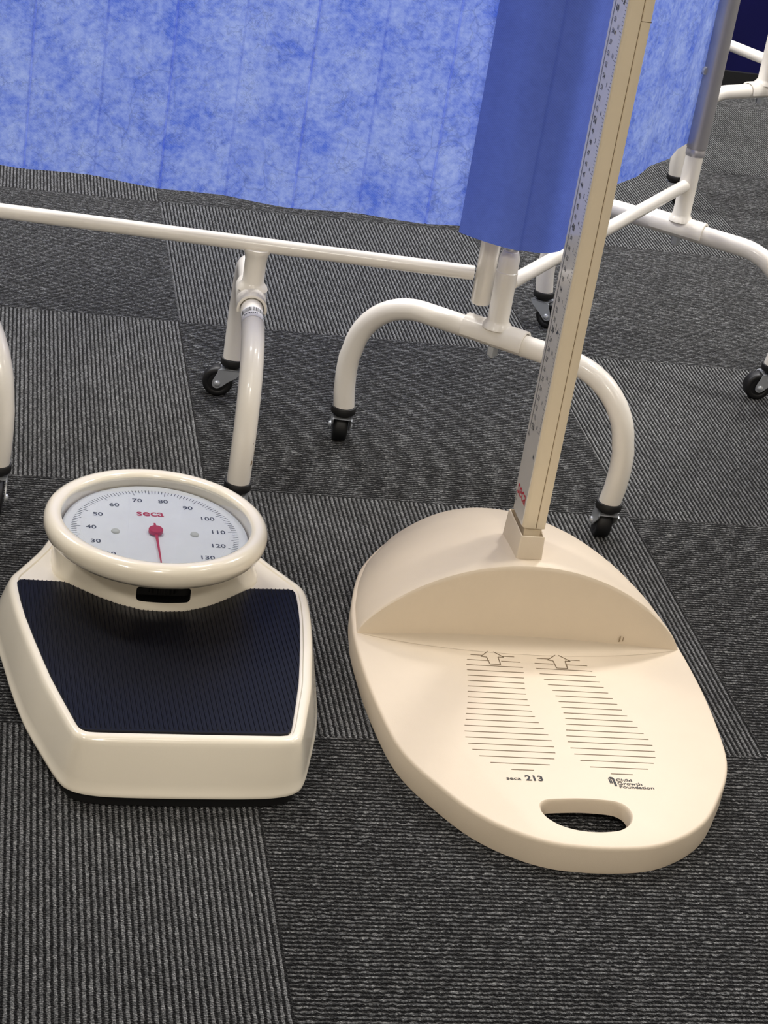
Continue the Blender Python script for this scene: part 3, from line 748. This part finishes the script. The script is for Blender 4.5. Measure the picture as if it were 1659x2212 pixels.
# old scuffs on the middle foot's near leg
b = bmesh.new()
for (x0_, z0_, wa, hz) in ((150, .090, 10, .005), (128, .079, 5, .003), (160, .106, 7, .006), (120, .098, 4, .004)):
    for k in range(7):
        aa = R(x0_ + random.uniform(-wa, wa)); zz = z0_ + random.uniform(-hz, hz); w_ = random.uniform(.02, .09); hh = random.uniform(.0006, .0022)
        rows_ = []
        for zq in (zz - hh, zz + hh): rows_.append([Vector((.1772 + (TUBE_R + .0002) * math.cos(aa + w_ * t - R(70)), (TUBE_R + .0002) * math.sin(aa + w_ * t - R(70)), zq)) for t in (-1, 0, 1)])
        loft(b, rows_, False, False, False)
obj('scuff_mark', b, M['stain'], f3, recalc=False)

# second screen behind
rs = empty('folding_screen', (.535, 3.60, 0))
tag(rs, 'white tube screen frame behind the right curtain, in front of the navy wall', 'folding screen')
def L2(x, y, z=0): return Vector((x - .535, y - 3.60, z))
P5 = (.5360, 3.6060); D5 = math.atan2(.66, .75)
make_foot(rs, L2(*P5), D5, R(5), R(40), stub_top=.262)
bar(rs, 'lower_rail', L2(P5[0], P5[1], .250), L2(P5[0] - .36, P5[1] + .43, .250), .0098)
post_at(rs, 'upright_post', P5[0] - .535, P5[1] - 3.60, [(.0122, .255), (.0122, 1.62)], 'tube')
post_at(rs, 'upright_post', P5[0] - .535 - .36, P5[1] - 3.60 + .43, [(.0122, .20), (.0122, 1.62)], 'tube')
bar(rs, 'upper_rail', L2(P5[0], P5[1], 1.60), L2(P5[0] - .36, P5[1] + .43, 1.60), .0098)
bar(rs, 'lower_rail', L2(P5[0], P5[1], .258), L2(.84, 3.40, .258), .0098)
make_foot(rs, L2(.7560, 3.3800), R(4), R(-70), R(-60), stub_top=.258)

# ------------------------------------------------------------------ curtains
def curtain(name, plan, z0, z1, m, ruffle=0.0, base=None):
    """plan = list of (x, y) along the cloth; pleat ridges come from the plan itself"""
    b = bmesh.new(); uvl = b.loops.layers.uv.new('UVMap'); NZ = 26
    s = [0]
    for p, q in zip(plan, plan[1:]): s.append(s[-1] + math.hypot(q[0] - p[0], q[1] - p[1]))
    ox, oy = base
    V_ = []
    for i, (x, y) in enumerate(plan):
        zb_ = z0(s[i]) if callable(z0) else z0
        V_.append([b.verts.new((x - ox + ruffle * math.sin(3 * (zb_ + (z1 - zb_) * j / NZ) + s[i] * 9), y - oy + ruffle * math.cos(5 * (zb_ + (z1 - zb_) * j / NZ) + s[i] * 13), zb_ + (z1 - zb_) * j / NZ)) for j in range(NZ + 1)])
    for i in range(len(plan) - 1):
        for j in range(NZ):
            f = b.faces.new((V_[i][j], V_[i + 1][j], V_[i + 1][j + 1], V_[i][j + 1]))
            for lp, (a, c) in zip(f.loops, ((i, j), (i + 1, j), (i + 1, j + 1), (i, j + 1))): lp[uvl].uv = (s[a] + base[0] * 3, V_[a][c].co.z)
    o = obj(name, b, m, None, ang=7); o.location = (ox, oy, 0)
    return o
n_ = Vector((a_.y, -a_.x, 0))
folds = [-.125, -.05, .022, .0975, .1700, .2430, .3170, .3900, .4640, .5400, .5650]
offs = [.006, -.006, .006, -.007, .005, -.008, .006, -.006, .007, -.005, -.002]
planA = []
for i in range(len(folds) - 1):
    st = [(0, -.0025 if i % 2 == 0 else .0017), (.022, 0)] + [(k / 5, 0) for k in range(1, 5)] + [(.978, 0)]
    for t, dip in st:
        s_ = folds[i] + (folds[i + 1] - folds[i]) * t; e_ = offs[i] + (offs[i + 1] - offs[i]) * t + .0015 * math.sin(PI * t) * (1 if i % 2 else -1) + dip
        p = A0 + a_ * s_ + n_ * e_; planA.append((p.x, p.y))
ca = curtain('privacy_curtain', planA, lambda s: .3105 + .0025 * math.sin(s * 11), 1.585, M['cloth'], .0012, (A0.x, A0.y))
tag(ca, 'wide mottled light blue pleated curtain above the long white rail, at left', 'curtain')
PB = [(0.0290, 2.1400), (.0420, 2.1310), (.058, 2.1225), (.0755, 2.1150), (.0935, 2.1110), (.1000, 2.1140), (.1130, 2.1140), (.1280, 2.1200), (.1400, 2.1320), (.1470, 2.1480)]
planS = [(p.x, p.y) for p in catmull([(x, y, 0) for x, y in PB], 4)]
cs = curtain('privacy_curtain', planS, .3135, 1.585, M['cloth_dark'], .0006, (.09, 2.13))
tag(cs, 'narrow dark blue curtain end wrapped round the post left of the measuring post', 'curtain')
PC = [(.1180, 2.2050), (.1350, 2.2480), (.1620, 2.3020), (.1830, 2.3610), (.2150, 2.4250), (.2390, 2.4830), (.2640, 2.5380), (.2860, 2.5930), (.3060, 2.6450), (.3230, 2.7080), (.3380, 2.7600), (.3600, 2.8000)]
PC = [(x + (.0035 if i % 2 else -.003), y - (.0016 if i % 2 else -.0014)) for i, (x, y) in enumerate(PC[:-2])] + [(.3205, 2.7150)]
planC = []
for i in range(len(PC) - 1):
    for k in range(4):
        t = k / 4; planC.append((PC[i][0] + (PC[i + 1][0] - PC[i][0]) * t, PC[i][1] + (PC[i + 1][1] - PC[i][1]) * t))
planC.append(PC[-1])
cc = curtain('privacy_curtain', planC, .3145, 1.585, M['cloth'], .0008, (.22, 2.45))
tag(cc, 'mottled blue pleated curtain seen edge-on between the measuring post and the grey upright', 'curtain')
